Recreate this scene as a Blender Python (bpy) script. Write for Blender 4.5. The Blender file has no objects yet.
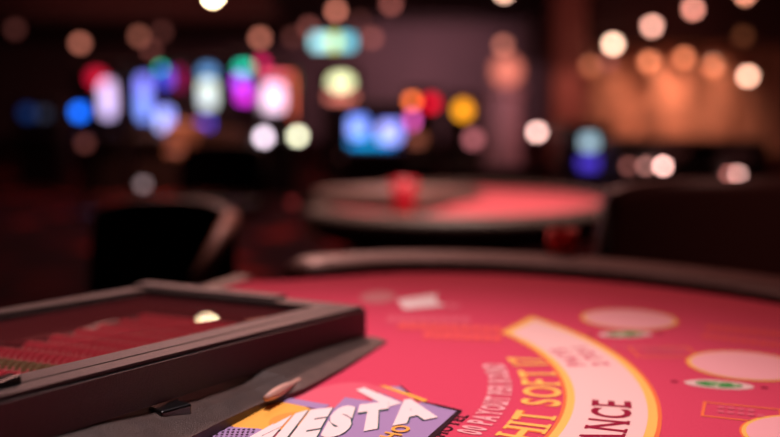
import bpy, bmesh, math, random
from mathutils import Vector, Matrix
random.seed(7)
S = bpy.context.scene
COL = S.collection
sin, cos, pi = math.sin, math.cos, math.pi

# ------------------------------------------------------------------ camera, world, lights
CAM_Z = 1.25
FPX = 1000.0
PITCH = math.atan2(121.5, FPX)
cam_d = bpy.data.cameras.new('camera')
cam = bpy.data.objects.new('camera', cam_d); COL.objects.link(cam)
cam.location = (0, 0, CAM_Z)
cam.rotation_euler = (pi/2 - PITCH, 0, 0)
cam_d.sensor_width = 36; cam_d.lens = 36*FPX/780
cam_d.clip_start = .02; cam_d.clip_end = 100
cam_d.dof.use_dof = True
cam_d.dof.focus_distance = .865
cam_d.dof.aperture_fstop = 2.03
S.camera = cam
S.view_settings.view_transform = 'Standard'
S.view_settings.look = 'None'
S.view_settings.gamma = 1
S.view_settings.exposure = 0.0
S.cycles.use_denoising = True
S.cycles.sample_clamp_indirect = 4
S.cycles.max_bounces = 6

def lin(c):
    r = []
    for v in c[:3]:
        v /= 255.
        r.append(v/12.92 if v <= .04045 else ((v+.055)/1.055)**2.4)
    return tuple(r)+(1.,)

W = bpy.data.worlds.new('world'); S.world = W
W.use_nodes = True
W.node_tree.nodes['Background'].inputs[0].default_value = lin((190, 120, 125))
W.node_tree.nodes['Background'].inputs[1].default_value = .035

def light(name, kind, loc, target, energy, color, size=.3, angle=60, blend=.6):
    d = bpy.data.lights.new(name, kind)
    d.energy = energy; d.color = lin(color)[:3]
    if kind == 'AREA': d.size = size
    else: d.shadow_soft_size = size
    if kind == 'SPOT': d.spot_size = math.radians(angle); d.spot_blend = blend
    o = bpy.data.objects.new(name, d); COL.objects.link(o)
    o.location = loc
    o.rotation_euler = (Vector(target)-Vector(loc)).to_track_quat('-Z', 'Y').to_euler()
    return o
light('table_downlight', 'SPOT', (-.12, 1.15, 3.1), (-.12, .88, .95), 212, (255, 230, 234), .16, 43, 1.)
light('far_downlight', 'SPOT', (-.5, 4.2, 3.1), (.0, 1.35, .95), 230, (255, 180, 168), .12, 50, .8)
light('second_table_downlight', 'SPOT', (.3, 3.7, 3.2), (.30, 4.5, .75), 560, (255, 222, 208), .16, 46, .8)
light('back_wall_wash', 'AREA', (1.0, 27.0, 3.2), (1.0, 30, 1.6), 150, (240, 190, 200), 3.0)
light('hall_glow', 'AREA', (-1.0, 9.0, 3.3), (-1.0, 9.0, 0), 40, (255, 190, 170), 3.0)
light('added_ceiling_fill', 'AREA', (-4.0, 18.0, 1.9), (-4.0, 19.0, 3.4), 55, (255, 150, 140), 5.0)  # upward fill added to lift the dark ceiling
light('added_ceiling_fill', 'AREA', (4.0, 14.0, 1.9), (4.0, 16.0, 3.4), 45, (255, 150, 140), 4.0)  # second added fill, brightening the right half of the ceiling
light('added_aisle_fill', 'AREA', (-3.0, 14.0, 3.3), (-3.0, 14.0, 0), 65, (255, 150, 135), 5.0)  # area fill added to lift the blacks around the slot machines
light('added_near_fill', 'AREA', (.5, 6.5, 3.3), (.5, 6.5, 0), 26, (255, 160, 145), 3.0)  # dim fill added over the middle of the floor
light('added_stool_fill', 'SPOT', (1.9, .6, 3.2), (.85, 2.45, .85), 75, (255, 180, 165), .15, 26, .9)  # spot added to bring the brown stool out of black
light('counter_glow', 'SPOT', (-3.0, 11.0, 3.2), (-2.7, 12.2, .9), 900, (255, 170, 130), .2, 45, .8)

# ------------------------------------------------------------------ helpers
def pix(u, v, d):
    """world point seen at picture position u, v at forward distance d"""
    uu, vv = u-390., 218.5-v
    fw = FPX*cos(PITCH)+vv*sin(PITCH); up = -FPX*sin(PITCH)+vv*cos(PITCH)
    return Vector((uu*d/fw, d, CAM_Z+up*d/fw))
FELT = .95
A = math.radians(23)
UX = Vector((sin(A), cos(A))); UY = Vector((-cos(A), sin(A)))
CX, CY = .86, .45
def tb(u, v, z=0.):
    """table coordinates (along, towards dealer) of the point at height z above the felt seen at u, v"""
    uu, vv = u-390., 218.5-v
    fw = FPX*cos(PITCH)+vv*sin(PITCH); up = -FPX*sin(PITCH)+vv*cos(PITCH)
    k = (CAM_Z-FELT-z)/-up
    w = Vector((uu*k, fw*k))
    return (w.dot(UX), w.dot(UY))
def t2w(X, Y, z=0.):
    w = UX*X+UY*Y
    return Vector((w.x, w.y, FELT+z))

def mat(name, col, rough=.6, metal=0., spec=.5, emit=None, strength=1., sheen=0., bump=None, noise=None, coat=0., trans=0., alpha=1.):
    m = bpy.data.materials.new(name); m.use_nodes = True
    nt = m.node_tree; b = nt.nodes['Principled BSDF']
    b.inputs['Base Color'].default_value = lin(col)
    b.inputs['Roughness'].default_value = rough
    b.inputs['Metallic'].default_value = metal
    b.inputs['Specular IOR Level'].default_value = spec
    b.inputs['Coat Weight'].default_value = coat
    b.inputs['Transmission Weight'].default_value = trans
    b.inputs['Alpha'].default_value = alpha
    b.inputs['Sheen Weight'].default_value = sheen
    if emit:
        b.inputs['Emission Color'].default_value = lin(emit)
        b.inputs['Emission Strength'].default_value = strength
    tc = nt.nodes.new('ShaderNodeTexCoord')
    if noise:
        sc, col2, lo, hi = noise
        n = nt.nodes.new('ShaderNodeTexNoise'); n.inputs['Scale'].default_value = sc; n.inputs['Detail'].default_value = 4
        nt.links.new(tc.outputs['Object'], n.inputs['Vector'])
        r = nt.nodes.new('ShaderNodeValToRGB')
        r.color_ramp.elements[0].position = lo; r.color_ramp.elements[1].position = hi
        r.color_ramp.elements[0].color = lin(col); r.color_ramp.elements[1].color = lin(col2)
        nt.links.new(n.outputs['Fac'], r.inputs['Fac']); nt.links.new(r.outputs['Color'], b.inputs['Base Color'])
    if bump:
        sc, st = bump
        n = nt.nodes.new('ShaderNodeTexNoise'); n.inputs['Scale'].default_value = sc; n.inputs['Detail'].default_value = 3
        nt.links.new(tc.outputs['Object'], n.inputs['Vector'])
        k = nt.nodes.new('ShaderNodeBump'); k.inputs['Strength'].default_value = st; k.inputs['Distance'].default_value = .002
        nt.links.new(n.outputs['Fac'], k.inputs['Height']); nt.links.new(k.outputs['Normal'], b.inputs['Normal'])
    return m

def glow(name, ca, cb, strength, scale=6.):
    """a lit game screen: patches of two colours"""
    m = bpy.data.materials.new(name); m.use_nodes = True
    nt = m.node_tree; b = nt.nodes['Principled BSDF']
    b.inputs['Base Color'].default_value = (.01, .01, .01, 1)
    b.inputs['Roughness'].default_value = .3
    tc = nt.nodes.new('ShaderNodeTexCoord')
    v = nt.nodes.new('ShaderNodeTexVoronoi'); v.inputs['Scale'].default_value = scale
    nt.links.new(tc.outputs['Object'], v.inputs['Vector'])
    s = nt.nodes.new('ShaderNodeSeparateColor'); nt.links.new(v.outputs['Color'], s.inputs['Color'])
    x = nt.nodes.new('ShaderNodeMix'); x.data_type = 'RGBA'
    x.inputs[6].default_value = lin(ca); x.inputs[7].default_value = lin(cb)
    nt.links.new(s.outputs[0], x.inputs[0])
    nt.links.new(x.outputs[2], b.inputs['Emission Color'])
    b.inputs['Emission Strength'].default_value = strength*1.9
    return m

def mesh_obj(name, bm, m, parent=None, smooth=False, loc=None):
    me = bpy.data.meshes.new(name)
    bmesh.ops.recalc_face_normals(bm, faces=bm.faces)
    bm.to_mesh(me); bm.free()
    if m: me.materials.append(m)
    if smooth:
        for p in me.polygons: p.use_smooth = True
    o = bpy.data.objects.new(name, me); COL.objects.link(o)
    if parent: o.parent = parent
    if loc is not None: o.location = loc
    return o

def tag(o, label, cat, group=None):
    o['label'] = label; o['category'] = cat
    if group: o['group'] = group
    return o
def empty(name, loc, rz=0., label=None, cat=None, group=None):
    o = bpy.data.objects.new(name, None); COL.objects.link(o)
    o.empty_display_size = .1
    o.location = loc; o.rotation_euler = (0, 0, rz)
    if label: tag(o, label, cat, group)
    return o
def struct(o):
    o['kind'] = 'structure'; return o

def box(bm, x0, x1, y0, y1, z0, z1, bev=0., seg=2, M=None):
    r = bmesh.ops.create_cube(bm, size=1)
    vs = r['verts']
    for v in vs:
        v.co = Vector(((x0+x1)/2+v.co.x*(x1-x0), (y0+y1)/2+v.co.y*(y1-y0), (z0+z1)/2+v.co.z*(z1-z0)))
    if bev:
        es = list({e for v in vs for e in v.link_edges})
        g = bmesh.ops.bevel(bm, geom=es, offset=bev, segments=seg, profile=.5, affect='EDGES')
        vs = list({v for f in g['faces'] for v in f.verts} | {v for v in vs if v.is_valid})
    if M is not None:
        bmesh.ops.transform(bm, matrix=M, verts=[v for v in vs if v.is_valid])
    return vs
def lathe(bm, prof, n=24, c=(0, 0)):
    rings = []
    for r, z in prof:
        rings.append([bm.verts.new((c[0]+r*cos(2*pi*i/n), c[1]+r*sin(2*pi*i/n), z)) for i in range(n)])
    for a, b in zip(rings, rings[1:]):
        for i in range(n):
            bm.faces.new((a[i], a[(i+1) % n], b[(i+1) % n], b[i]))
    bm.faces.new(rings[0][::-1]); bm.faces.new(rings[-1])
def prism(bm, pts, z0, z1):
    a = [bm.verts.new((x, y, z0)) for x, y in pts]; b = [bm.verts.new((x, y, z1)) for x, y in pts]
    n = len(pts)
    bm.faces.new(a[::-1]); bm.faces.new(b)
    for i in range(n): bm.faces.new((a[i], a[(i+1) % n], b[(i+1) % n], b[i]))
def hexa(bm, P):
    """eight corners: four below, four above, same order"""
    v = [bm.verts.new(p) for p in P]
    for f in ((3, 2, 1, 0), (4, 5, 6, 7), (0, 1, 5, 4), (1, 2, 6, 5), (2, 3, 7, 6), (3, 0, 4, 7)):
        bm.faces.new([v[i] for i in f])
def tube(bm, pts, r, n=10):
    rings = []
    for i, p in enumerate(pts):
        p = Vector(p)
        d = (Vector(pts[min(i+1, len(pts)-1)])-Vector(pts[max(i-1, 0)])).normalized()
        a = d.cross(Vector((0, 0, 1)))
        if a.length < 1e-3: a = Vector((1, 0, 0))
        a.normalize(); b = d.cross(a)
        rr = r[i] if isinstance(r, (list, tuple)) else r
        rings.append([bm.verts.new(p+a*rr*cos(2*pi*k/n)+b*rr*sin(2*pi*k/n)) for k in range(n)])
    for a, b in zip(rings, rings[1:]):
        for i in range(n): bm.faces.new((a[i], a[(i+1) % n], b[(i+1) % n], b[i]))
    bm.faces.new(rings[0][::-1]); bm.faces.new(rings[-1])

# ------------------------------------------------------------------ materials
M_felt = mat('red_felt', (214, 62, 92), .95, spec=.1, sheen=.12, bump=(900, .25), noise=(420, (226, 72, 102), .3, .75))
M_leather = mat('dark_leather', (84, 40, 32), .45, spec=.45, bump=(140, .5))
M_plastic = mat('black_plastic', (24, 16, 16), .42, spec=.45, bump=(500, .35))
M_plastic_top = mat('worn_black_plastic', (13, 8, 8), .44, spec=.5, bump=(700, .5), noise=(60, (19, 11, 11), .35, .7))
M_black = mat('black_lacquer', (10, 8, 9), .3)
M_wood = mat('dark_wood', (58, 34, 24), .4, noise=(9, (84, 50, 34), .3, .7))
M_chrome = mat('chrome', (190, 185, 180), .2, metal=1)
M_white_ink = mat('white_ink', (250, 225, 222), .8)
M_pink_ink = mat('pale_pink_ink', (250, 178, 180), .85, spec=.1)
M_band = mat('cream_pink_ink', (252, 204, 196), .85, spec=.1)
M_gold = mat('gold_ink', (252, 196, 96), .8, spec=.2)
M_orange = mat('orange_ink', (246, 120, 70), .8, spec=.1)
M_dred = mat('dark_red_ink', (150, 24, 56), .9, spec=.1)
M_blacki = mat('black_ink', (50, 26, 34), .9, spec=.1)
M_green = mat('green_ink', (76, 150, 76), .85, spec=.1, noise=(110, (190, 200, 160), .48, .62))
M_teal = mat('dark_teal_ink', (40, 90, 86), .85, spec=.1)
M_purple = mat('lilac_ink', (168, 138, 182), .85, spec=.1)
M_rose = mat('rose_ink', (224, 96, 116), .85, spec=.1)
M_yel = mat('amber_ink', (250, 178, 78), .85, spec=.1)
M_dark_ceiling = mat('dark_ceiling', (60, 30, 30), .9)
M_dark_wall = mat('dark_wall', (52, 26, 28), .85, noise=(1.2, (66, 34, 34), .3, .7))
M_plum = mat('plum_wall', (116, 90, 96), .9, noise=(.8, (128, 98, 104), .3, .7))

# ------------------------------------------------------------------ room shell
def slab(name, x0, x1, y0, y1, z0, z1, m):
    bm = bmesh.new(); box(bm, x0, x1, y0, y1, z0, z1)
    return struct(mesh_obj(name, bm, m))
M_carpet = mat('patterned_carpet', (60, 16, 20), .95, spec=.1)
nt = M_carpet.node_tree; b = nt.nodes['Principled BSDF']
tc = nt.nodes.new('ShaderNodeTexCoord'); vo = nt.nodes.new('ShaderNodeTexVoronoi'); vo.inputs['Scale'].default_value = 1.6
vo.inputs['Randomness'].default_value = .5
rp = nt.nodes.new('ShaderNodeValToRGB'); rp.color_ramp.interpolation = 'CONSTANT'
rp.color_ramp.elements[0].color = lin((150, 40, 40)); rp.color_ramp.elements[1].position = .25; rp.color_ramp.elements[1].color = lin((70, 16, 22))
e = rp.color_ramp.elements.new(.45); e.color = lin((40, 12, 18))
nt.links.new(tc.outputs['Object'], vo.inputs['Vector']); nt.links.new(vo.outputs['Distance'], rp.inputs['Fac']); nt.links.new(rp.outputs['Color'], b.inputs['Base Color'])
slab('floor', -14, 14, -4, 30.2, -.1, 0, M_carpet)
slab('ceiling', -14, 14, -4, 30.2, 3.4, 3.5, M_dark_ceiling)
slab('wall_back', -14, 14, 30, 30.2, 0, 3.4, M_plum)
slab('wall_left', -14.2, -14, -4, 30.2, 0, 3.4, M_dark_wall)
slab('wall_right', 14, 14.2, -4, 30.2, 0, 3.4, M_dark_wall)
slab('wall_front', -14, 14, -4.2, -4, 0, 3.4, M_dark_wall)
slab('trim_1', -14, -2.2, 19, 30, 2.85, 3.4, M_dark_ceiling)          # left soffit
slab('trim_2', 3.85, 14, 19.6, 30, 2.32, 3.4, M_dark_ceiling)            # right soffit above the curtain
slab('trim_3', 3.15, 3.75, 19.4, 20.2, 0, 3.4, mat('rose_brown_panel', (150, 92, 84), .7, noise=(2, (166, 104, 94), .3, .7)))
light('pier_spot', 'SPOT', (3.35, 18.2, 2.3), (3.45, 19.4, .8), 60, (255, 170, 150), .08, 70, 1.)          # dark pier left of the curtain

# curtain of thin copper chains
M_chain = mat('copper_chain', (196, 148, 128), .55, metal=.1, noise=(3, (216, 164, 140), .3, .7))
bm = bmesh.new()
xs = 3.75; k = 0
while xs < 11.2:
    y = 21.2+.16*sin(xs*5.2)+.05*sin(xs*13.1)
    w = .018
    n = 14
    prev = None
    for i in range(n+1):
        z = .05+2.27*i/n
        dx = .012*sin(i*1.3+xs*7)
        cur = [bm.verts.new((xs+dx-w, y, z)), bm.verts.new((xs+dx, y-w, z)), bm.verts.new((xs+dx+w, y, z)), bm.verts.new((xs+dx, y+w, z))]
        if prev:
            for q in range(4): bm.faces.new((prev[q], prev[(q+1) % 4], cur[(q+1) % 4], cur[q]))
        prev = cur
    xs += .052
o = mesh_obj('chain_curtain', bm, M_chain)
tag(o, 'copper coloured hanging chain curtain lit from above on the right', 'curtain'); o['kind'] = 'stuff'

# round column
M_col = mat('pale_column', (176, 148, 160), .7)
cw = pix(503, 150, 16)
cl = empty('column', (cw.x, 16, 0), 0, 'pale lilac column topped by a glowing peach globe behind the second table', 'column')
bm = bmesh.new(); lathe(bm, [(.40, 0), (.40, .12), (.30, .2), (.27, 1.28), (.34, 1.34), (.34, 1.42), (.1, 1.44)], 32)
mesh_obj('shaft', bm, M_col, cl)
bm = bmesh.new(); bmesh.ops.create_uvsphere(bm, u_segments=24, v_segments=16, radius=.24)
mesh_obj('globe', bm, mat('globe_light', (200, 150, 130), emit=(235, 128, 108), strength=.85), cl, smooth=True, loc=(.04, 0, 1.66))
light('column_spot', 'SPOT', (cw.x-.1, 13.6, 2.9), (cw.x, 16, 1.0), 110, (255, 200, 205), .08, 36, 1.)

# ------------------------------------------------------------------ card tables
def catmull(P, n=8, closed=True):
    out = []
    N = len(P)
    for i in range(N if closed else N-1):
        p0, p1, p2, p3 = (Vector(P[(i+k-1) % N]) for k in range(4))
        for j in range(n):
            t = j/n
            out.append(.5*((2*p1)+(-p0+p2)*t+(2*p0-5*p1+4*p2-p3)*t*t+(-p0+3*p1-3*p2+p3)*t**3))
    return out
half = [(1.395, .85), (1.43, .79), (1.50, .725), (1.575, .64), (1.622, .50), (1.627, .36), (1.607, .22), (1.545, .05), (1.44, -.10), (1.29, -.225), (1.09, -.30)]
ring = half+[(.86, -.325)]+[(1.72-x, y) for x, y in half[::-1]]
ring = [(x-CX, y-CY) for x, y in ring]
# arc path (open), dealer chord closes it
ext = [Vector(p) for p in ring]
path = []
for i in range(len(ext)-1):
    p0 = ext[max(i-1, 0)]; p1 = ext[i]; p2 = ext[i+1]; p3 = ext[min(i+2, len(ext)-1)]
    for j in range(8):
        t = j/8
        path.append(.5*((2*p1)+(-p0+p2)*t+(2*p0-5*p1+4*p2-p3)*t*t+(-p0+3*p1-3*p2+p3)*t**3))
path.append(ext[-1])

def build_table(root, m_felt, m_rail, drop=0.):
    bm = bmesh.new()
    notch = [(.53-CX, .85-CY), (.53-CX, .556-CY), (1.105-CX, .556-CY), (1.105-CX, .85-CY)]
    prism(bm, [tuple(p) for p in path]+notch, FELT-.012, FELT)
    bmesh.ops.triangulate(bm, faces=[f for f in bm.faces if len(f.verts) > 4])
    felt = mesh_obj('felt', bm, m_felt, root)
    # padded rail swept along the players' side, with rounded ends
    prof = [(.002, -.05), (.002, .006), (.006, .012), (.018, .019), (.04, .025), (.065, .027), (.09, .024), (.112, .014), (.122, -.004), (.118, -.03), (.10, -.06), (.06, -.075)]
    bm = bmesh.new(); rings = []
    full = path; pth = path[14:-14]
    n = len(pth)
    for i, p in enumerate(pth):
        d = (pth[min(i+1, n-1)]-pth[max(i-1, 0)]).normalized()
        nrm = Vector((-d.y, d.x))
        if nrm.dot(p-Vector((0, -.05))) < 0: nrm = -nrm
        rings.append([bm.verts.new((p.x+nrm.x*a, p.y+nrm.y*a, FELT+z)) for a, z in prof])
    for end, s in ((0, 1), (n-1, -1)):
        d = (pth[1]-pth[0]).normalized() if end == 0 else (pth[-1]-pth[-2]).normalized()
        d = -d if end == 0 else d
        base = [v.co.copy() for v in rings[end]]
        c = sum((b for b in base), Vector())/len(base)
        caps = []
        for t in (.35, .7, .92):
            sc = math.sqrt(1-t*t)
            caps.append([bm.verts.new(c+(b-c)*sc+Vector((d.x, d.y, 0))*.055*t) for b in base])
        if end == 0: rings = caps[::-1]+rings
        else: rings = rings+caps
        n_extra = 3
    for a, b in zip(rings, rings[1:]):
        for i in range(len(prof)):
            j = (i+1) % len(prof); bm.faces.new((a[i], a[j], b[j], b[i]))
    bm.faces.new(rings[0]); bm.faces.new(rings[-1][::-1])
    rail = mesh_obj('armrest_rail', bm, m_rail, root, smooth=True)
    # apron and dealer edge
    bm = bmesh.new()
    prism(bm, [(p.x*1.03, p.y*1.03-.0) for p in path], FELT-.13, FELT-.05)
    mesh_obj('apron', bm, M_black, root)
    bm = bmesh.new()
    box(bm, path[-1].x-.03, path[0].x+.03, path[0].y, path[0].y+.035, FELT-.12, FELT+.004, .006)
    mesh_obj('dealer_edge', bm, M_wood, root)
    for sx in (-.42, .42):
        bm = bmesh.new()
        box(bm, sx-.06, sx+.06, -.28, .28, drop+.06, FELT-.13, .015); box(bm, sx-.09, sx+.09, -.38, .38, drop, drop+.06, .015)
        mesh_obj('pedestal', bm, M_wood, root)
    return felt
c0 = t2w(CX, CY)
TROT = pi/2-A
table = empty('blackjack_table', (c0.x, c0.y, 0), TROT, 'large red felt blackjack table with printed layout in the foreground', 'table')
felt = build_table(table, M_felt, M_leather)

# ---- prints on the felt (thin ink layers, parts of the felt)
ZP = [.0004]
def ink(name, polys, m, lift=0, label=None):
    """polys: lists of table coordinates"""
    bm = bmesh.new()
    z = FELT+.0004+lift*.00025
    for P in polys:
        a = [bm.verts.new((x-CX, y-CY, z)) for x, y in P]
        f = bm.faces.new(a)
        if f.normal.z < 0: f.normal_flip()
    bmesh.ops.triangulate(bm, faces=bm.faces)
    me = bpy.data.meshes.new(name); bm.to_mesh(me); bm.free(); me.materials.append(m)
    o = bpy.data.objects.new(name, me); COL.objects.link(o); o.parent = felt
    if label: o['label'] = label
    return o
AC = (.86, .686)
def arc(r, ang):   # angle from the apex, positive away from the camera
    return (AC[0]+r*sin(ang), AC[1]-r*cos(ang))
def band(r0, r1, cut, n=56):
    """arc strip whose ends are cut straight along the line at distance cut"""
    e0 = math.acos((AC[1]-cut)/r0); e1 = math.acos((AC[1]-cut)/r1)*.975
    out = []
    for i in range(n):
        p, q = -1+2*i/n, -1+2*(i+1)/n
        out.append([arc(r0, e0*p), arc(r0, e0*q), arc(r1, e1*q), arc(r1, e1*p)])
    return out
R = math.radians
ink('insurance_band_border', band(.477, .571, .362), M_orange, 0)
ink('insurance_band_gold_line', band(.4805, .567, .358), M_gold, 1)
ink('insurance_band', band(.4885, .558, .347), M_band, 2)

# ---- lettering
SER = {'H': (0, 1), 'I': (.5,), 'T': (.5,), 'N': (0, 1), 'C': (), 'E': (0,), 'P': (0,), 'R': (0, 1), 'A': (0, 1), 'U': (0, 1), 'F': (0,), 'M': (0, 1), 'Y': (.5,), 'L': (0,), 'D': (0,)}
TOPS = {'H': (0, 1), 'I': (.5,), 'N': (0,), 'E': (0,), 'P': (0,), 'R': (0,), 'U': (0, 1), 'F': (0,), 'M': (0, 1), 'Y': (0, 1), 'L': (0,), 'D': (0,), 'A': ()}
def glyph(ch, off=.0):
    cu = bpy.data.curves.new('g', 'FONT'); cu.body = ch; cu.size = 1; cu.resolution_u = 4; cu.offset = off
    ob = bpy.data.objects.new('g', cu); COL.objects.link(ob)
    dg = bpy.context.evaluated_depsgraph_get(); dg.update()
    me = bpy.data.meshes.new_from_object(ob.evaluated_get(dg))
    vs = [(v.co.x, v.co.y) for v in me.vertices]; fs = [tuple(p.vertices) for p in me.polygons]
    bpy.data.objects.remove(ob); bpy.data.curves.remove(cu); bpy.data.meshes.remove(me)
    return vs, fs
GC = {}; NB = {}
def serif_glyph(ch, off, serif):
    key = (ch, off, serif)
    if key in GC: return GC[key]
    vs, fs = glyph(ch, off)
    if not vs: GC[key] = ([], [], .16); return GC[key]
    x0 = min(v[0] for v in vs); x1 = max(v[0] for v in vs); y0 = min(v[1] for v in vs); y1 = max(v[1] for v in vs)
    h = .72
    vs = [((x-x0), (y-y0)/(y1-y0)*h) for x, y in vs]; w = x1-x0
    fs = list(fs)
    NB[id(vs)] = len(vs)
    if serif:
        st = .06+off
        def bar(cx, y, hw=.13):
            k = len(vs); vs.extend([(cx-hw, y-.028), (cx+hw, y-.028), (cx+hw, y+.028), (cx-hw, y+.028)]); fs.append((k, k+1, k+2, k+3))
        for s in SER.get(ch, ()): bar(w*.5 if s == .5 else (st if s == 0 else w-st), .028)
        for s in TOPS.get(ch, ()): bar(w*.5 if s == .5 else (st if s == 0 else w-st), h-.028)
    GC[key] = (vs, fs, w)
    return GC[key]
def lettering(name, text, place, height, m, lift, off=.0, serif=True, wscale=1., gap=.14, centre=True, start=0., label=None, fit=None):
    """place(s, t): table coordinates for distance s along and height t above the baseline"""
    k = height/.72; kw = k*wscale
    x = 0; items = []
    for ch in text:
        g = serif_glyph(ch, off, serif)
        items.append((x, g)); x += (g[2]+gap)*kw
    tot = x-gap*kw
    if fit:
        centre = False; q = fit/tot; kw *= q; items = [(a*q, g) for a, g in items]; tot = fit
    s0 = -tot/2 if centre else start
    bm = bmesh.new(); z = FELT+.0004+lift*.00025
    for gi, (x, (vs, fs, w)) in enumerate(items):
        V = []; nb = NB.get(id(vs), 9999)
        for a, b in vs:
            p = place(s0+x+a*kw, b*k); V.append(bm.verts.new((p[0]-CX, p[1]-CY, z+(.00004 if len(V) >= nb else 0)+(.00008 if gi % 2 else 0))))
        for f in fs:
            try:
                ff = bm.faces.new([V[i] for i in f])
                ff.normal_update()
                if ff.normal.z < 0: ff.normal_flip()
            except ValueError: pass
    me = bpy.data.meshes.new(name); bm.to_mesh(me); bm.free(); me.materials.append(m)
    o = bpy.data.objects.new(name, me); COL.objects.link(o); o.parent = felt
    if label: o['label'] = label
    return o, s0, tot
def on_arc(r, mid=0.):
    return lambda s, t: arc(r-t, mid+s/r)
lettering('dealer_rule_lettering', 'HIT SOFT 17', on_arc(.476), .0405, M_orange, 0, off=.04, start=-.031, fit=.300)
lettering('dealer_rule_lettering_fill', 'HIT SOFT 17', on_arc(.4755), .0395, M_gold, 1, off=.012, start=-.030, fit=.298)
lettering('payout_lettering', '00 PAYOUT PER ROUND', on_arc(.425), .0245, M_pink_ink, 1, off=.03, start=-.036, fit=.250)
lettering('insurance_lettering', 'INSURANCE', on_arc(.543), .038, M_dred, 3, off=.02, start=-.166, fit=.283)
lettering('insurance_odds_lettering', 'PAYS', on_arc(.516, R(31)), .020, M_rose, 3, off=.03, wscale=1.0, gap=.12)
lettering('insurance_odds_lettering', '2 TO 1', on_arc(.544, R(31)), .020, M_rose, 3, off=.03, wscale=1.0, gap=.12)

# betting spots: ring, disc, small green oval emblem, outlined box
def disc(c, rx, ry, ang, n=40, a0=0., a1=2*pi):
    return [(c[0]+rx*cos(t)*cos(ang)-ry*sin(t)*sin(ang), c[1]+rx*cos(t)*sin(ang)+ry*sin(t)*cos(ang)) for t in [a0+(a1-a0)*i/n for i in range(n)]]
spots = [((1.354, .222), .445), ((1.166, .060), .24), ((.935, -.014), .09), ((.73, -.02), -.1)]
def polar(da, dr, c, base):
    """a point turned da from a spot's own angle, dr closer to the dealer"""
    v = Vector((c[0]-AC[0], c[1]-AC[1])); r = v.length-dr; a = math.atan2(v.x, -v.y)+da
    return arc(r, a), a
M_pinkish_oval = mat('oval_rim_ink', (232, 196, 188), .85, spec=.1)
for i, (c, _) in enumerate(spots):
    ink('betting_circle_border', [disc(c, .0655, .0655, 0)], M_orange, 0)
    ink('betting_circle_gold_line', [disc(c, .0635, .0635, 0)], M_gold, 1)
    ink('betting_circle', [disc(c, .0595, .0595, 0)], M_pink_ink, 2)
    e, a = polar(R(-6.5), .055, c, 0)
    tn = -A*1.0      # lies along the picture's horizontal like its neighbours
    ang = a-R(101)
    ink('oval_emblem_border', [disc(e, .035, .0165, ang)], M_pinkish_oval, 0, 'small pale rimmed oval')
    ink('oval_emblem', [disc(e, .024, .0115, ang)], M_green, 1, 'green centre of the small oval')
    for s in (-1, 1):
        q = (e[0]+s*.045*cos(ang), e[1]+s*.045*sin(ang))
        ink('oval_emblem_tip', [disc(q, .004, .004, ang)], M_dred, 0)
    e, a = polar(R(-14.9), .051, c, 0); ang = a-R(98.5)
    # box: long side across, short side along
    def rect(hw, hh): return [(e[0]+x*cos(ang)-y*sin(ang), e[1]+x*sin(ang)+y*cos(ang)) for x, y in ((-hw, -hh), (hw, -hh), (hw, hh), (-hw, hh))]
    o4, i4 = rect(.0365, .0245), rect(.0335, .021)
    ink('box_outline', [[o4[k], o4[(k+1) % 4], i4[(k+1) % 4], i4[k]] for k in range(4)], M_orange, 0)
    def place(s, t, e=e, ang=ang): return (e[0]+s*cos(ang+pi)-(t)*sin(ang+pi), e[1]+s*sin(ang+pi)+(t)*cos(ang+pi))
    bars = []
    for row, y in ((0, -.008), (1, .006)):
        for q in range(5 if row == 0 else 4):
            x = -.022+q*.009
            bars.append([(e[0]+a_*cos(ang)-b_*sin(ang), e[1]+a_*sin(ang)+b_*cos(ang)) for a_, b_ in ((x, y), (x+.006, y), (x+.006, y+.009), (x, y+.009))])
    ink('box_print', bars, M_rose, 1)
# blurred rule lines further up the layout
def tline(name, P, Q, hgt, m, n, frac=.62):
    P = Vector(P); Q = Vector(Q); d = (Q-P)/n; nn = Vector((-d.y, d.x)).normalized()*hgt
    ink(name, [[tuple(P+d*i), tuple(P+d*(i+frac)), tuple(P+d*(i+frac)+nn), tuple(P+d*i+nn)] for i in range(n)], m, 1)
M_coral = mat('coral_ink', (240, 92, 88), .85, spec=.1)
tline('side_rule_print', tb(500, 342), tb(420, 338), -.034, M_coral, 8, .8)
tline('side_rule_print', tb(500, 333), tb(395, 329), -.034, M_coral, 10, .8)
tline('side_rule_print', tb(470, 324), tb(384, 323), -.045, M_rose, 8, .8)
tline('outer_rule_print', tb(700, 338), tb(788, 349), .024, M_coral, 9, .75)
tline('outer_rule_print', tb(705, 330), tb(788, 338), .03, M_coral, 9, .75)
tline('outer_rule_print', tb(612, 348), tb(690, 352), .014, M_rose, 8)
# pale emblem print near the far corner of the layout
M_pinkish = mat('dusty_pink_ink', (212, 130, 134), .85, spec=.1)
ink('corner_emblem_print', [disc(tb(378, 297), .045, .026, .3)], M_pinkish, 0, 'rose coloured patch of the far emblem')
ink('corner_emblem_print', [[tb(397, 300), tb(437, 294), tb(436, 302), tb(446, 306), tb(404, 310)]], M_white_ink, 1, 'white patch of the far emblem')
ink('corner_emblem_print', [disc(tb(452, 306), .022, .012, .5)], M_rose, 0)

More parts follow.
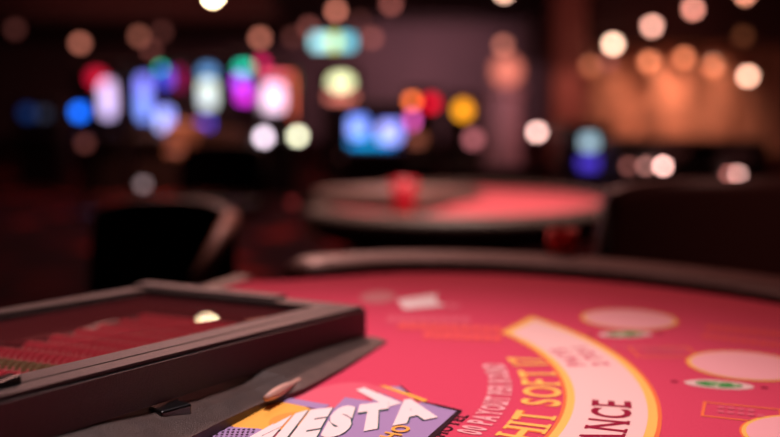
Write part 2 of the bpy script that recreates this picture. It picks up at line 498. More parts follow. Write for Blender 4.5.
# casino emblem with the big white word
def tp(L): return [tb(u, v) for u, v in L]
ink('emblem_ribbon', [tp([(384, 387), (400, 387), (418, 402), (442, 407), (461, 411), (429, 440), (300, 445), (318, 425), (345, 398), (372, 402)])], M_purple, 1)
ink('emblem_ribbon_edge', [tp([(458, 410.5), (462.5, 411.5), (432, 441), (424, 441)])], M_blacki, 2)
ink('emblem_ribbon_edge', [tp([(399, 386), (401.5, 386.5), (420, 402), (417, 402.5)])], M_blacki, 2)
ink('emblem_ribbon_edge', [tp([(417, 401.5), (442, 406), (462, 411), (458, 412), (440, 408)])], M_blacki, 2)
ink('emblem_ray', [tp([(366, 388), (376, 386.5), (425, 402), (412, 406)])], M_rose, 2)
ink('emblem_ray', [tp([(379, 386.6), (386, 386.6), (428, 401), (424, 403)])], M_yel, 3)
ink('emblem_ray', [tp([(356, 391), (364, 388.4), (402, 404), (388, 408)])], M_white_ink, 3)
ink('emblem_hat', [disc(tb(337, 396), .052, .033, -.2)], M_rose, 0, 'rose disc behind the white word')
ink('emblem_sun_edge', [disc(tb(270, 417), .047, .043, 0)], M_blacki, 0)
ink('emblem_sun', [disc(tb(270, 417), .0435, .0395, 0)], M_yel, 2)
ink('emblem_sun_shade', [disc(tb(290, 421), .024, .018, 0)], mat('deep_amber_ink', (244, 158, 74), .85, spec=.1), 3)
ink('emblem_lilac_patch', [tp([(266, 402), (290, 399), (330, 406), (322, 411), (288, 404)])], M_purple, 3)
ink('emblem_checkered_ribbon', [tp([(196, 431), (216, 427), (262, 430), (250, 446), (170, 446)])], M_purple, 3)
chk = []
for r in range(5):
    for q in range(12):
        u = 198+q*5+(r % 2)*2.5-r*3.4; v = 430.2+r*2.6
        chk.append(tp([(u, v), (u+2.4, v), (u+1.7, v+1.4), (u-.8, v+1.4)]))
ink('emblem_checkered_ribbon_spots', chk, M_blacki, 4)
# the word itself, leaning along its own base line
TL, TR, BL_, BR = (Vector(tb(*p)) for p in ((303, 412), (425, 399), (272, 450), (438, 419)))
def on_word(s, t):
    q = -.23+1.23*s
    a = TL.lerp(TR, q); b = BL_.lerp(BR, q); p = b.lerp(a, t-7*max(0, .06-q)**2)
    return (p.x, p.y)
for nm, mm, lf, of in (('emblem_word_outline', M_teal, 4, .115), ('emblem_word', M_white_ink, 5, .085)):
    lettering(nm, 'FIESTA', on_word, 1.0, mm, lf, off=of, start=0, fit=1.0, gap=.06)
def on_line(P, Q):
    P = Vector(P); d = (Vector(Q)-P).normalized(); n_ = Vector((-d.y, d.x))
    return lambda s, t: tuple(P+d*s+n_*t)
lettering('emblem_small_word', 'RANCHO', on_line(tb(355, 470), tb(425, 421)), .017, M_yel, 6, off=.03, serif=False, wscale=.95, gap=.16, centre=False, start=.0)
lettering('hotel_lettering', 'CASINO HOTEL', on_line(tb(404, 471), tb(478, 409)), .0135, M_blacki, 1, off=.02, serif=True, wscale=.95, gap=.2, centre=False, start=0)

# ------------------------------------------------------------------ chip tray with its clear lid
M_base = mat('brown_grey_plastic', (58, 42, 37), .5, spec=.5, bump=(700, .5), noise=(60, (72, 54, 47), .35, .7))
def tray_set(root_tf, label_tray, label_lid, detailed=True, mf=None, mw=None):
    """root_tf: (location, rotation) ; coordinates are table coordinates minus the centre"""
    loc, rz = root_tf
    tray = empty('chip_tray', loc, rz, label_tray, 'chip tray')
    def c(x, y): return (x-CX, y-CY)
    def front(X): return .507+(1.122-X)*.0355
    inner = [(1.12, .001), (1.06, .0065), (.976, .014), (.905, .0185), (.877, .0195), (.857, .016), (.837, .014), (.768, .019), (.695, .027), (.633, .037), (.566, .044), (.50, .049)]
    outp = [(387, 341, .002), (372, 350, .003), (344, 367, .004), (318, 381, .005), (306, 387, .006), (284, 396, .006), (268, 400, .007), (220, 422, .010), (185, 440, .012), (140, 461, .016), (60, 492, .022), (-40, 530, .028)]
    bm = bmesh.new(); rings = []
    for (X, zi), (u_, v_, zo) in zip(inner, outp):
        o2 = tb(u_, v_, zo); f = front(X)
        mx = (X*.55+o2[0]*.45, (f*.55+o2[1]*.45))
        sec = [(*c(*o2), -.0005), (*c(*o2), zo), (*c(*mx), zi*.55+zo*.45+.002), (*c(X, f+.004), zi), (*c(X, .545), zi-.001), (*c(X, .557), -.0225), (*c(X, .85), -.0225), (*c(X, .858), zi-.001), (*c(X, .885), zi*.6), (*c(X, .888), -.0005)]
        rings.append([bm.verts.new(p) for p in sec])
    for a, b_ in zip(rings, rings[1:]):
        for q in range(len(a)): bm.faces.new((a[q], a[(q+1) % len(a)], b_[(q+1) % len(a)], b_[q]))
    bm.faces.new(rings[0]); bm.faces.new(rings[-1][::-1])
    mesh_obj('tray_base', bm, M_base, tray)
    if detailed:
        bm = bmesh.new()  # pale raised strip paints the highlight on the base's corner
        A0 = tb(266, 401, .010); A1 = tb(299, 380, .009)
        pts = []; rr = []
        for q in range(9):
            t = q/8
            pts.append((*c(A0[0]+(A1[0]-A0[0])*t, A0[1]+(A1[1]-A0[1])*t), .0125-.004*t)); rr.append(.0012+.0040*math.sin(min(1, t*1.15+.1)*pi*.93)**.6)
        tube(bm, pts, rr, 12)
        mesh_obj('tray_highlight', bm, mat('painted_highlight', (196, 150, 134), .5), tray, smooth=True)['label'] = 'pale painted highlight on the tray base'
    bm = bmesh.new()
    for k in range(1, 13):
        x = .575+k*.041
        if x < 1.1: box(bm, x-CX-.001, x-CX+.001, .56-CY, .845-CY, -.022, -.012+(1.1-x)*.05)
    mesh_obj('tray_divider', bm, M_plastic, tray)['kind'] = 'stuff'
    # lid
    lid = empty('tray_lid', loc, rz, label_lid, 'lid')
    LA = (1.122, .507, .040); LB = (1.134, .847, .0405); LN = (.502, .529, .0885); LM = (.514, .869, .081)
    def lerp(p, q, t): return tuple(p[i]+(q[i]-p[i])*t for i in range(3))
    def quad(s, t):      # s along from far end to near end, t from front to back
        a = lerp(LA, LN, s); b = lerp(LB, LM, s); return lerp(a, b, t)
    def P(s, t, dz=0.): x, y, z = quad(s, t); return (x-CX, y-CY, z+dz)
    s0, s1, t0, t1 = .075, .95, .165, .905
    out = [(0, 0), (1, 0), (1, 1), (0, 1)]; inn = [(s0, t0), (s1, t0), (s1, t1), (s0, t1)]
    bm = bmesh.new()
    ot = [bm.verts.new(P(*p)) for p in out]; it = [bm.verts.new(P(*p)) for p in inn]
    ib = [bm.verts.new(P(*p, -.011)) for p in inn]; ob = [bm.verts.new((P(*p)[0], P(*p)[1], .0475 if i in (1, 2) else .0008)) for i, p in enumerate(out)]
    ob2 = [bm.verts.new((P(.012 if p[0] == 0 else .988, .02 if p[1] == 0 else .98)[0], P(.012 if p[0] == 0 else .988, .02 if p[1] == 0 else .98)[1], ob[i].co.z)) for i, p in enumerate(out)]
    up2 = [bm.verts.new(v.co+Vector((0, 0, P(*p, -.012)[2]-v.co.z))) for v, p in zip(ob2, out)]
    for i in range(4):
        j = (i+1) % 4
        bm.faces.new((ot[i], ot[j], it[j], it[i])); bm.faces.new((it[i], it[j], ib[j], ib[i]))
        bm.faces.new((ot[i], ob[i], ob[j], ot[j])); bm.faces.new((ob[i], ob2[i], ob2[j], ob[j]))
        bm.faces.new((ob2[i], up2[i], up2[j], ob2[j])); bm.faces.new((up2[i], ib[i], ib[j], up2[j]))
    bmesh.ops.recalc_face_normals(bm, faces=bm.faces)
    es = [e for e in bm.edges if (e.verts[0] in ot and e.verts[1] in ot) or (e.verts[0] in it and e.verts[1] in it) or (e.verts[0] in ot and e.verts[1] in ob)]
    bmesh.ops.bevel(bm, geom=es, offset=.0042, segments=4, affect='EDGES')
    mesh_obj('lid_frame', bm, mf or M_plastic_top, lid)
    # thin raised rib along the front of the frame and the step at the far end
    bm = bmesh.new()
    hexa(bm, [P(.02, .075, -.001), P(.99, .075, -.001), P(.99, .09, -.001), P(.02, .09, -.001), P(.02, .075, .0006), P(.99, .075, .0006), P(.99, .09, .0006), P(.02, .09, .0006)])
    hexa(bm, [P(.0, .34, -.002), P(.06, .34, -.002), P(.06, 1, -.002), P(.0, 1, -.002), P(.004, .345, .0045), P(.055, .345, .0045), P(.055, .995, .0045), P(.004, .995, .0045)])
    mesh_obj('lid_rib', bm, M_plastic_top, lid)
    bm = bmesh.new()
    gz = lambda s: -.0018*s
    hexa(bm, [P(s, t, -.0095+gz(s)) for s, t in ((s0-.005, t0-.005), (s1+.005, t0-.005), (s1+.005, t1+.005), (s0-.005, t1+.005))]+[P(s, t, -.0075+gz(s)) for s, t in ((s0-.005, t0-.005), (s1+.005, t0-.005), (s1+.005, t1+.005), (s0-.005, t1+.005))])
    mesh_obj('lid_window', bm, mw or M_glass, lid)
    if detailed:
        bm = bmesh.new()
        h = tb(170, 412, .022)
        Mx = Matrix.Translation((h[0]-CX, h[1]-CY, .022)) @ Matrix.Rotation(-.35, 4, 'Z')
        box(bm, -.016, .016, -.011, .011, -.0065, .0065, .002, 2, Mx)
        mesh_obj('lid_hinge', bm, M_black, lid)
        bm = bmesh.new()
        q = tb(4, 387, .083)
        box(bm, q[0]-CX-.014, q[0]-CX+.014, q[1]-CY-.005, q[1]-CY+.008, .079, .090, .002)
        mesh_obj('lid_latch', bm, M_black, lid)
    return tray, lid
M_glass = bpy.data.materials.new('clear_plastic'); M_glass.use_nodes = True
nt = M_glass.node_tree; nt.nodes.clear()
_o = nt.nodes.new('ShaderNodeOutputMaterial'); _m = nt.nodes.new('ShaderNodeMixShader'); _t = nt.nodes.new('ShaderNodeBsdfTransparent'); _g = nt.nodes.new('ShaderNodeBsdfGlossy'); _f = nt.nodes.new('ShaderNodeFresnel')
_f.inputs['IOR'].default_value = 1.45; _g.inputs['Roughness'].default_value = .02; _t.inputs[0].default_value = (.93, .9, .9, 1)
_b = nt.nodes.new('ShaderNodeNewGeometry'); _x = nt.nodes.new('ShaderNodeMath'); _x.operation = 'MULTIPLY_ADD'; _x.inputs[1].default_value = -1; _x.inputs[2].default_value = 1
_y = nt.nodes.new('ShaderNodeMath'); _y.operation = 'MULTIPLY'
nt.links.new(_b.outputs['Backfacing'], _x.inputs[0]); nt.links.new(_x.outputs[0], _y.inputs[0]); nt.links.new(_f.outputs[0], _y.inputs[1])
nt.links.new(_y.outputs[0], _m.inputs[0]); nt.links.new(_t.outputs[0], _m.inputs[1]); nt.links.new(_g.outputs[0], _m.inputs[2])
_d = nt.nodes.new('ShaderNodeBsdfDiffuse'); _d.inputs[0].default_value = lin((200, 90, 95)); _q = nt.nodes.new('ShaderNodeMixShader'); _q.inputs[0].default_value = .05
nt.links.new(_m.outputs[0], _q.inputs[1]); nt.links.new(_d.outputs[0], _q.inputs[2]); nt.links.new(_q.outputs[0], _o.inputs[0])
tray_set(((c0.x, c0.y, FELT), TROT), 'black plastic chip tray base under the clear lid on the foreground table', 'black framed clear plastic tray lid in the left foreground')

# chips standing on edge in the tray channels
def chip_proto(colm, edgem, name):
    bm = bmesh.new()
    prof = [(.0, -.0016), (.0185, -.0016), (.0195, -.0010), (.0195, .0010), (.0185, .0016), (.0, .0016)]
    lathe(bm, [(max(r, .0005), z) for r, z in prof], 20)
    me = bpy.data.meshes.new(name); bmesh.ops.recalc_face_normals(bm, faces=bm.faces)
    for f in bm.faces:
        c_ = f.calc_center_median(); a = math.atan2(c_.y, c_.x)
        f.material_index = 1 if (abs(f.normal.z) < .9 and int((a+pi)/(2*pi)*12) % 2 == 0) else 0
    bm.to_mesh(me); bm.free(); me.materials.append(colm); me.materials.append(edgem)
    return me
cw_ = mat('chip_white', (200, 110, 105), .5)
protos = {'red': chip_proto(mat('chip_red', (206, 40, 62), .5), cw_, 'casino_chip'),
          'green': chip_proto(mat('chip_green', (96, 120, 62), .5), cw_, 'casino_chip'),
          'yellow': chip_proto(mat('chip_yellow', (214, 170, 70), .5), cw_, 'casino_chip')}
rows = ['green', 'red', 'yellow', 'red', 'green', 'red', 'red', 'red', 'red', 'red', 'red', 'red']
total = 0
for k, cn in enumerate(rows):
    x = .575+(k+.5)*.041
    n = 24
    lab = '%s casino chip standing on edge in a row under the tray lid' % cn
    for j in range(n):
        y = .574+j*.0092+random.uniform(-.0005, .0005)
        p = t2w(x, y)
        o = bpy.data.objects.new('casino_chip', protos[cn]); COL.objects.link(o)
        o.location = (p.x, p.y, FELT-.001+(1.1-x)*.055)
        o.rotation_euler = (pi/2-.32, random.uniform(-.1, .1)*0, TROT)
        tag(o, lab, 'chip', '%s chips in the tray' % cn)
        total += 1

# ------------------------------------------------------------------ second table
c1 = Vector((.24, 4.85)); DROP = .2
M_felt2 = mat('pink_red_felt', (200, 76, 88), .9, spec=.2, sheen=.2, bump=(900, .2))
M_grey_leather = mat('grey_brown_leather', (84, 66, 62), .5, bump=(140, .4))
table2 = empty('blackjack_table', (c1.x, c1.y, -DROP), R(68), 'second red felt card table, out of focus behind the foreground table', 'table')
build_table(table2, M_felt2, M_grey_leather, DROP)
tray2, lid2 = tray_set(((c1.x, c1.y, FELT-DROP), R(68)), 'chip tray base under a lid on the second table', 'tray lid on the second table, its sheen painted pale grey beige', False, mat('sheen_painted_frame', (150, 118, 112), .5), mat('sheen_painted_window', (176, 140, 132), .35))  # pale frame and window colours stand for sheen on the lid

off = Vector((-sin(R(68)), cos(R(68)), 0))*-.184
for o_ in (tray2, lid2):
    o_.scale = (1.35, 1.47, 1); o_.location = o_.location+off+Vector((cos(R(68)), sin(R(68)), 0))*-.02
# red tumbler on the second table
q = pix(404, 212, 4.25); q.z = FELT-DROP
cup = empty('tumbler', q, 0, 'red tumbler standing on the second table', 'tumbler')
bm = bmesh.new(); lathe(bm, [(.04, 0), (.043, .006), (.058, .15), (.055, .15), (.041, .01), (.001, .008)], 28)
mesh_obj('tumbler_body', bm, mat('red_plastic', (176, 4, 34), .5), cup, smooth=True)
bm = bmesh.new(); lathe(bm, [(.001, .132), (.052, .132), (.053, .138), (.001, .139)], 24)
mesh_obj('drink', bm, mat('drink', (120, 10, 24), .2), cup)

# stack of pink chips at the second table's left rail
q = Vector((pix(292, 205, 4.6).x, 4.6, FELT-DROP))
for j in range(8):
    o = bpy.data.objects.new('casino_chip', protos['red']); COL.objects.link(o)
    o.location = (q.x, q.y, FELT-DROP+.0018+j*.0034)
    tag(o, 'red chip in the small stack at the left of the second table', 'chip', 'red chips stacked on the second table')

q = pix(562, 259, 1.77)
votive = empty('votive_glass', (q.x, q.y, FELT+.0265), 0, 'small squat red glass standing on the far rail of the foreground table', 'glass')
bm = bmesh.new(); lathe(bm, [(.023, 0), (.027, .004), (.028, .038), (.025, .038), (.023, .006), (.001, .005)], 28)
mesh_obj('glass_body', bm, mat('red_glass', (252, 84, 80), .7), votive, smooth=True)
bm = bmesh.new(); lathe(bm, [(.001, .007), (.0195, .007), (.0205, .024), (.001, .025)], 24)
mesh_obj('wax', bm, mat('wax', (230, 120, 110), .5), votive)

# ------------------------------------------------------------------ stools
def stool(x, y, rz, label, m_seat, m_frame, seat=.72, back=1.08, w=.44, arms=False, m_arm=None, group=None):
    r = empty('casino_stool', (x, y, 0), rz, label, 'stool', group)
    bm = bmesh.new(); box(bm, -w/2, w/2, -w/2, w/2, seat-.08, seat, .03, 4); mesh_obj('seat', bm, m_seat, r, smooth=True)
    bm = bmesh.new()    # curved backrest with rounded top corners
    nx, nz = 16, 10; fr = []; bk = []
    for i in range(nx+1):
        t = -1+2*i/nx; cf = []; cb = []
        for j in range(nz+1):
            z = seat+.04+(back-seat-.04)*j/nz*(1-.10*abs(t)**4)
            xx = t*w/2*(1+.03*sin(pi*j/nz)); yy = w/2-.02-.07*t*t+.05*j/nz
            cf.append(bm.verts.new((xx, yy-.025, z))); cb.append(bm.verts.new((xx*1.02, yy+.03, z)))
        fr.append(cf); bk.append(cb)
    for i in range(nx):
        for j in range(nz):
            bm.faces.new((fr[i][j], fr[i+1][j], fr[i+1][j+1], fr[i][j+1])); bm.faces.new((bk[i][j], bk[i][j+1], bk[i+1][j+1], bk[i+1][j]))
        bm.faces.new((fr[i][nz], fr[i+1][nz], bk[i+1][nz], bk[i][nz])); bm.faces.new((fr[i][0], bk[i][0], bk[i+1][0], fr[i+1][0]))
    for j in range(nz):
        bm.faces.new((fr[0][j], fr[0][j+1], bk[0][j+1], bk[0][j])); bm.faces.new((fr[nx][j], bk[nx][j], bk[nx][j+1], fr[nx][j+1]))
    mesh_obj('backrest', bm, m_seat, r, smooth=True)
    for s in (-1, 1):
        bm = bmesh.new(); tube(bm, [(s*w*.5, w/2-.07, seat-.05), (s*w*.515, w/2-.045, seat+.12), (s*w*.51, w/2-.03, back-.06)], .014); mesh_obj('back_post', bm, m_frame, r, smooth=True)
        if arms and s > 0:
            bm = bmesh.new(); tube(bm, [(s*w*.54, w/2-.06, seat+.25), (s*w*.55, .0, seat+.195), (s*w*.55, -w/2+.06, seat+.13), (s*w*.53, -w/2+.03, seat-.05)], .02); mesh_obj('armrest', bm, m_arm or m_frame, r, smooth=True)
    bm = bmesh.new(); lathe(bm, [(.22, 0), (.22, .02), (.04, .05), (.03, .06), (.03, seat-.08)], 24); mesh_obj('pedestal', bm, m_frame, r, smooth=False)
    bm = bmesh.new(); tube(bm, [(.17*cos(t*pi/12), .17*sin(t*pi/12), .28) for t in range(25)], .011, 8)
    box(bm, -.17, .17, -.01, .01, .27, .29); mesh_obj('footrest', bm, m_frame, r)
    return r
M_brown = mat('brown_leather', (78, 46, 44), .45, bump=(90, .3))
M_blk_l = mat('black_leather', (20, 15, 17), .5, bump=(90, .3))
M_redl = mat('red_leather', (160, 40, 44), .45, bump=(90, .3))
M_tan = mat('tan_wood', (142, 106, 94), .45, noise=(12, (160, 120, 106), .3, .7))
stool(.70, 2.50, pi+.2, 'large dark brown leather stool behind the right end of the foreground rail', M_brown, M_plastic_top, .74, 1.07, .52)
stool(1.22, 3.0, pi+.1, 'dim red leather stool at the right edge, behind the brown one', M_redl, M_plastic, .70, 1.0, .34)
stool(.62, 6.15, pi, 'black leather stool behind the far end of the second table', M_blk_l, M_plastic, .52, .85, .60)
stool(-.615, 2.44, -.19, 'black stool with one pale wooden arm left of the second table', M_blk_l, M_plastic, .70, .98, .36, True, M_tan)
stool(-.95, 5.2, -.3, 'black leather stool left of the second table, further back', M_blk_l, M_plastic, .70, 1.0, .46)
stool(-1.9, 3.9, .4, 'black leather stool in the shadow at the left', M_blk_l, M_plastic, .70, 1.02, .48)
stool(-2.45, 12.3, pi, 'tan leather stool in front of the white green slot machine', M_tan, M_plastic, .62, .95, .5)
stool(-1.86, 11.3, pi, 'tan leather stool in front of the pink slot machine', M_tan, M_plastic, .62, .90, .5)

# ------------------------------------------------------------------ slot machines
M_cab = mat('slot_cabinet', (26, 16, 20), .35)
DD = 13.0
def machine(u, d, label, panels, w=.62, top=None, glints=(), deck=.78):
    """panels: (part name, u, v, w_px, h_px, colour a, colour b, strength, round)"""
    x0 = pix(u, 100, d).x
    r = empty('slot_machine', (x0, d, 0), 0, label, 'slot machine')
    zs = [pix(p[1], p[2]-p[4]/2., d).z for p in panels]
    H = top or max(zs)+.10
    bm = bmesh.new()
    box(bm, -w/2, w/2, .02, .55, .0, H-.0, .03, 3); mesh_obj('cabinet', bm, M_cab, r)
    bm = bmesh.new(); box(bm, -w/2+.02, w/2-.02, -.22, .03, deck-.10, deck, .02, 2, Matrix.Translation((0, 0, 0)))
    dk = mesh_obj('button_deck', bm, M_cab, r)
    bm = bmesh.new(); box(bm, -w/2+.03, w/2-.03, -.06, .03, .0, deck-.10, .01); mesh_obj('base_door', bm, M_cab, r)
    for nm, pu, pv, pw, ph, ca, cb, st, rd in panels:
        p = pix(pu, pv, d); W_ = pw*d/1000.; H_ = ph*d/1000.
        bm = bmesh.new()
        n = 32
        if rd: P2 = [(W_/2*cos(2*pi*i/n), H_/2*sin(2*pi*i/n)) for i in range(n)]
        else:
            sg_ = lambda a: (1 if a >= 0 else -1)*abs(a)**.45
            P2 = [(W_/2*sg_(cos(2*pi*(i+.5)/n)), H_/2*sg_(sin(2*pi*(i+.5)/n))) for i in range(n)]
        a = [bm.verts.new((x, -.05, z)) for x, z in P2]; b2 = [bm.verts.new((x, .03, z)) for x, z in P2]
        bm.faces.new(a); bm.faces.new(b2[::-1])
        for i in range(n): bm.faces.new((a[i], b2[i], b2[(i+1) % n], a[(i+1) % n]))
        mesh_obj(nm, bm, glow(nm+'_light', ca, cb, st, 5.), r, loc=(p.x-x0, 0, p.z))
        # housing where the panel reaches past the cabinet
        if abs(p.x-x0)+W_/2 > w/2 or p.z+H_/2 > H-.02:
            bm = bmesh.new(); box(bm, p.x-x0-W_/2-.02, p.x-x0+W_/2+.02, .0, .2, p.z-H_/2-.02, p.z+H_/2+.02, .02)
            mesh_obj('housing', bm, M_cab, r)
    for bu, bv, col, st in glints:
        p = pix(bu, bv, d-.12)
        bm = bmesh.new(); lathe(bm, [(.018, 0), (.018, .02), (.012, .03)], 16)
        mesh_obj('glint', bm, mat('glint_glow', (20, 20, 20), emit=col, strength=st), dk, loc=(p.x-x0, -.12, deck))  # glowing dots imitate glints on the brown stool's studs
    return r
WHT = (255, 235, 245)
machine(98, DD, 'slot machine with a red top light, leftmost of the bright ones', [
    ('top_light', 97, 78, 16, 15, (215, 30, 60), (190, 20, 50), 1.0, True),
    ('main_screen', 108, 99, 13, 36, (235, 190, 235), (205, 190, 250), 1.0, False),
    ('side_screen', 80, 112, 12, 12, (10, 90, 255), (30, 120, 255), 1.9, True)])
machine(155, DD, 'slot machine with tall violet screens, right of the red topped one', [
    ('main_screen', 144, 98, 12, 44, (140, 120, 255), (120, 160, 250), 1.1, False),
    ('top_light', 165, 78, 12, 16, (60, 90, 230), (90, 70, 230), .9, False),
    ('teal_light', 161, 68, 5, 5, (20, 180, 130), (20, 160, 120), 3., True),
    ('side_light', 180, 79, 6, 20, (150, 20, 80), (130, 20, 70), 1.2, False),
    ('lower_screen', 165, 119, 13, 22, (110, 120, 255), (190, 200, 255), 1.35, False)])
machine(208, DD, 'slot machine with a pale green white screen under a blue top', [
    ('top_screen', 208, 72, 15, 12, (90, 150, 215), (110, 160, 220), .9, True),
    ('main_screen', 208, 94, 15, 28, (225, 235, 205), (205, 215, 235), 1.0, False),
    ('lower_screen', 205, 124, 12, 9, (60, 60, 230), (90, 80, 230), 1.2, False)], w=.5)
machine(243, DD-.9, 'slot machine with a green and magenta round screen', [
    ('top_light', 244, 68, 15, 9, (10, 220, 140), (40, 230, 200), 1.2, True),
    ('main_screen', 241, 82, 12, 16, (80, 90, 255), (220, 60, 240), 1.3, True),
    ('lower_screen', 245, 96, 14, 12, (250, 30, 200), (220, 60, 250), 1.1, False),
    ('side_light', 262, 64, 9, 10, (230, 30, 70), (220, 30, 110), 1.4, True),
    ('lower_lamp', 264, 137, 9, 10, (235, 200, 240), WHT, 3.4, True)], w=.38)
machine(278, DD, 'slot machine with a large pink white screen framed in orange', [
    ('main_screen', 273, 97, 22, 28, (255, 190, 235), (255, 225, 245), 1.15, False),
    ('orange_strip', 292, 96, 3, 44, (255, 120, 60), (240, 100, 80), 1.0, False),
    ('top_strip', 277, 76, 24, 5, (255, 100, 90), (240, 90, 120), 1.2, False),
    ('lower_lamp', 298, 136, 9, 9, (255, 236, 205), (240, 245, 205), 3.8, True)], w=.40)
machine(36, DD+1, 'dim slot machine with faint blue screens at the far left', [
    ('main_screen', 28, 113, 12, 12, (30, 60, 120), (20, 50, 110), .5, True),
    ('side_screen', 44, 114, 10, 10, (60, 70, 90), (60, 60, 80), .5, True)])
machine(374, 9.5, 'slot machine bank with two wide blue screens in the middle', [
    ('left_screen', 358, 127, 18, 20, (90, 130, 255), (150, 170, 255), 1.25, False),
    ('right_screen', 390, 132, 22, 20, (110, 120, 255), (190, 190, 255), 1.15, False),
    ('teal_strip', 372, 143, 46, 5, (0, 130, 230), (0, 150, 200), 1.3, False),
    ('pink_lamp', 412, 120, 8, 14, (240, 90, 170), (230, 90, 190), 1.6, True)], w=.62)
machine(422, 12, 'slot machine with an orange and red lamp top, right of the blue screens', [
    ('orange_lamp', 412, 101, 9, 9, (255, 130, 50), (255, 110, 60), 2.6, True),
    ('red_lamp', 431, 103, 13, 13, (225, 10, 40), (210, 10, 40), 1.6, True),
    ('lower_screen', 417, 139, 14, 12, (150, 80, 50), (130, 70, 60), .8, False)], w=.42, deck=.55)
machine(463, 12, 'slot machine with a round amber light', [
    ('amber_light', 463, 110, 15, 16, (250, 140, 20), (255, 170, 40), 1.4, True),
    ('lower_screen', 473, 139, 12, 12, (220, 120, 120), (210, 120, 130), 1.0, True)], w=.38, deck=.55)
machine(341, 15, 'slot machine with a pale yellow lit oval top', [
    ('oval_light', 341, 82, 23, 15, (245, 250, 180), (255, 255, 205), 1.25, True),
    ('peach_strip', 341, 97, 28, 8, (240, 130, 110), (225, 120, 110), .9, False)], w=.55)
machine(590, 9, 'slot machine with cyan and violet screens in front of the curtain', [
    ('main_screen', 589, 142, 14, 14, (150, 200, 210), (180, 200, 220), .8, False),
    ('lower_screen', 590, 163, 22, 12, (60, 40, 180), (80, 60, 200), .8, False)], w=.42, deck=.5)
machine(668, 6.2, 'added dark slot machine with glowing stand-ins for stud glints behind the brown stool', [
    ('main_screen', 668, 152, 34, 10, (70, 30, 25), (50, 24, 24), .35, False)], w=.62, top=.98,
    deck=.82, glints=((663, 165, (255, 190, 180), 17), (646, 171, (255, 170, 160), 3), (628, 174, (255, 150, 140), 1.5)))  # machine added to carry glowing stand-ins for the stool's glints
machine(737, 7.1, 'added dark slot machine with two glowing stand-ins for stool glints at the right edge', [
    ('main_screen', 735, 156, 30, 10, (60, 28, 25), (50, 24, 24), .3, False)], w=.5, top=.94,
    deck=.70, glints=((738, 178, (255, 190, 180), 8), (729, 186, (255, 150, 140), 4)))  # added likewise, its glowing dots standing for stool glints

# hanging sign above the machines
p = pix(333, 42, 20)
sg = empty('hanging_sign', (p.x, 20, p.z), 0, 'wide cyan and yellow lit sign hanging above the slot machines', 'sign')
def sign_panel(nm, x0, x1, h, ca, cb, st):
    bm = bmesh.new(); box(bm, x0, x1, -.06, .06, -h, h, .03); mesh_obj(nm, bm, glow(nm, ca, cb, st, 3), sg)
sign_panel('cyan_panel', -.40, -.09, .125, (150, 235, 245), (190, 245, 255), 1.15)
sign_panel('yellow_panel', -.07, .12, .135, (210, 235, 120), (225, 225, 90), 1.1)
sign_panel('cyan_panel', .14, .40, .125, (110, 210, 235), (150, 225, 235), 1.1)
bm = bmesh.new(); box(bm, -.44, .44, .02, .12, -.17, .17, .02); mesh_obj('sign_box', bm, M_cab, sg)
for s in (-.4, .4):
    bm = bmesh.new(); tube(bm, [(s, .07, .2), (s, .07, 3.4-p.z)], .012); mesh_obj('hanger', bm, M_black, sg)

# ------------------------------------------------------------------ lamps
BL = 26.5
def lamp(u, v, col, level, label, d=None, px=7., kind='hang', group=None):
    """a small warm globe lamp; level = how bright its blurred disc looks"""
    if d is None: d = 20.
    p = pix(u, v, d)
    D = px*d/1000.
    st = level*(BL/px)**2
    top = 3.4
    if p.x > 3.85 and d > 19.6: top = 2.32 if p.z < 2.3 else 3.4
    if p.x < -2.2 and d > 19: top = 2.85
    r = empty('post_lamp' if v > 120 else 'pendant_lamp', (p.x, d, p.z), 0, label, 'lamp', group)
    bm = bmesh.new(); bmesh.ops.create_uvsphere(bm, u_segments=16, v_segments=10, radius=D/2)
    mesh_obj('bulb', bm, mat('bulb_light', (20, 20, 20), emit=col, strength=st), r, smooth=True)
    bm = bmesh.new(); lathe(bm, [(D*.22, D*.46), (D*.40, D*.40), (D*.3, D*.75), (D*.1, D*.8)], 16); mesh_obj('cap', bm, M_black, r)
    if v > 120:
        bm = bmesh.new(); lathe(bm, [(.14, -p.z), (.14, -p.z+.03), (.02, -p.z+.05), (.015, -D*.4), (.01, -D*.4)], 16); mesh_obj('post', bm, M_black, r)
    elif top-p.z > D:
        bm = bmesh.new(); tube(bm, [(0, 0, D*.75), (0, 0, top-p.z)], .008, 6); mesh_obj('cord', bm, M_black, r)
    return r
PE = (255, 150, 125); WA = (255, 196, 170); DU = (235, 130, 120); WP = (255, 200, 190)
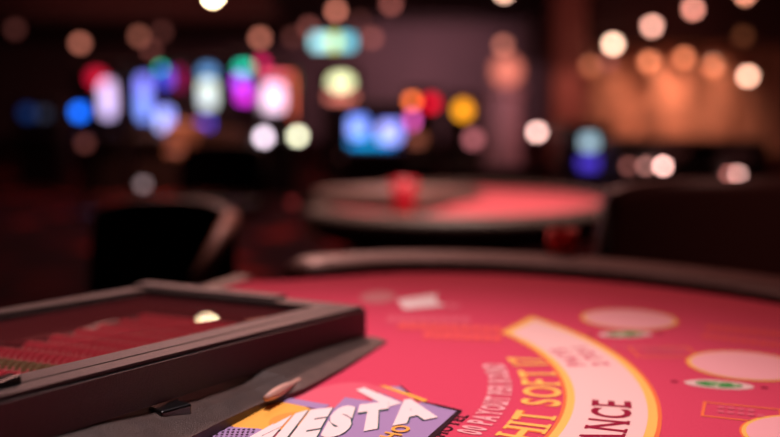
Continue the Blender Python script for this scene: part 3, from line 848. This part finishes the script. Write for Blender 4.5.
for a in [
    (80, 43, PE, .22, 'peach lamp above the slot machine with a red top light'),
    (139, 36, PE, .12, 'dim lamp left of the pair above the violet slot machine'),
    (162, 32, DU, .04, 'dimmer lamp touching the right of the pair above the violet slot machine'),
    (151, 50, DU, .06, 'faint lamp just below the pair above the violet slot machine'),
    (15, 29, DU, .035, 'very faint lamp in the upper left corner'),
    (213, -4, (255, 226, 180), 4.5, 'bright warm lamp at the top edge above the blue topped slot machine'),
    (260, 38, PE, .26, 'peach lamp left of the hanging sign'),
    (293, 37, DU, .05, 'faint lamp between the left peach lamp and the hanging sign'),
    (309, 27, DU, .11, 'dusky lamp touching the upper left of the hanging sign'),
    (336, 11, PE, .34, 'peach lamp directly above the hanging sign'),
    (391, 4, DU, .20, 'dusky pink lamp at the top edge right of the hanging sign'),
    (372, 38, DU, .15, 'dusky lamp touching the right of the hanging sign'),
    (360, 20, DU, .03, 'faint lamp between the sign and the dusky pink lamp'),
    (503, 45, PE, .24, 'peach lamp above the pale column'),
    (504, -8, WA, .9, 'bright lamp cut by the top edge above the column'),
    (85, 143, DU, .06, 'faint lamp low under the red topped slot machine'),
    (143, 184, (225, 190, 195), .12, 'grey white lamp low at the left among the dark stools'),
    (345, 156, DU, .035, 'faint lamp below the wide blue screens'),
    (537, 132, (255, 200, 190), 1.0, 'bright pinkish lamp right of the column'),
    (613, 44, (255, 205, 175), 1.25, 'bright warm lamp at the left end of the upper right row'),
    (652, 26, (255, 180, 160), .85, 'warm pink lamp second from the left in the upper right row'),
    (693, 9, (255, 160, 140), .7, 'pink lamp third from the left in the upper right row'),
    (745, -6, (255, 160, 130), .7, 'pink lamp at the top edge in the upper right corner'),
    (748, 76, (255, 190, 160), 1.1, 'bright lamp at the right end of the curtain top'),
    (743, 36, (200, 110, 70), .08, 'faint brown lamp below the upper right corner lamp'),
    (608, 62, DU, .14, 'faint lamp just below the leftmost bright lamp by the curtain'),
]:
    u, v, c_, lv, lb = a
    lamp(u, v, c_, lv, lb, d=(7. if v > 180 else 10.6 if v > 120 else 16.5 if v < 0 else 18. if lv < .15 else 19.), px=(8. if lv > .3 else 9.))
# curtain spot lamps: fixtures and their light
for u, v, lv, lb in ((590, 66, .25, 'curtain lamp furthest left at the curtain top'), (649, 62, .7, 'curtain lamp below the warm pink lamp'), (684, 58, .65, 'curtain lamp in the middle of the curtain top'), (713, 67, .5, 'curtain lamp third from the left at the curtain top')):
    lamp(u, v, (255, 140, 95), lv*.8, lb, d=20.6, px=10)
    p = pix(u, v, 20.6)
    light('curtain_spot', 'SPOT', (p.x, 20.1, 2.25), (p.x+.05, 21.3, .4), 150*lv/.6, (255, 180, 146), .05, 100, .9)
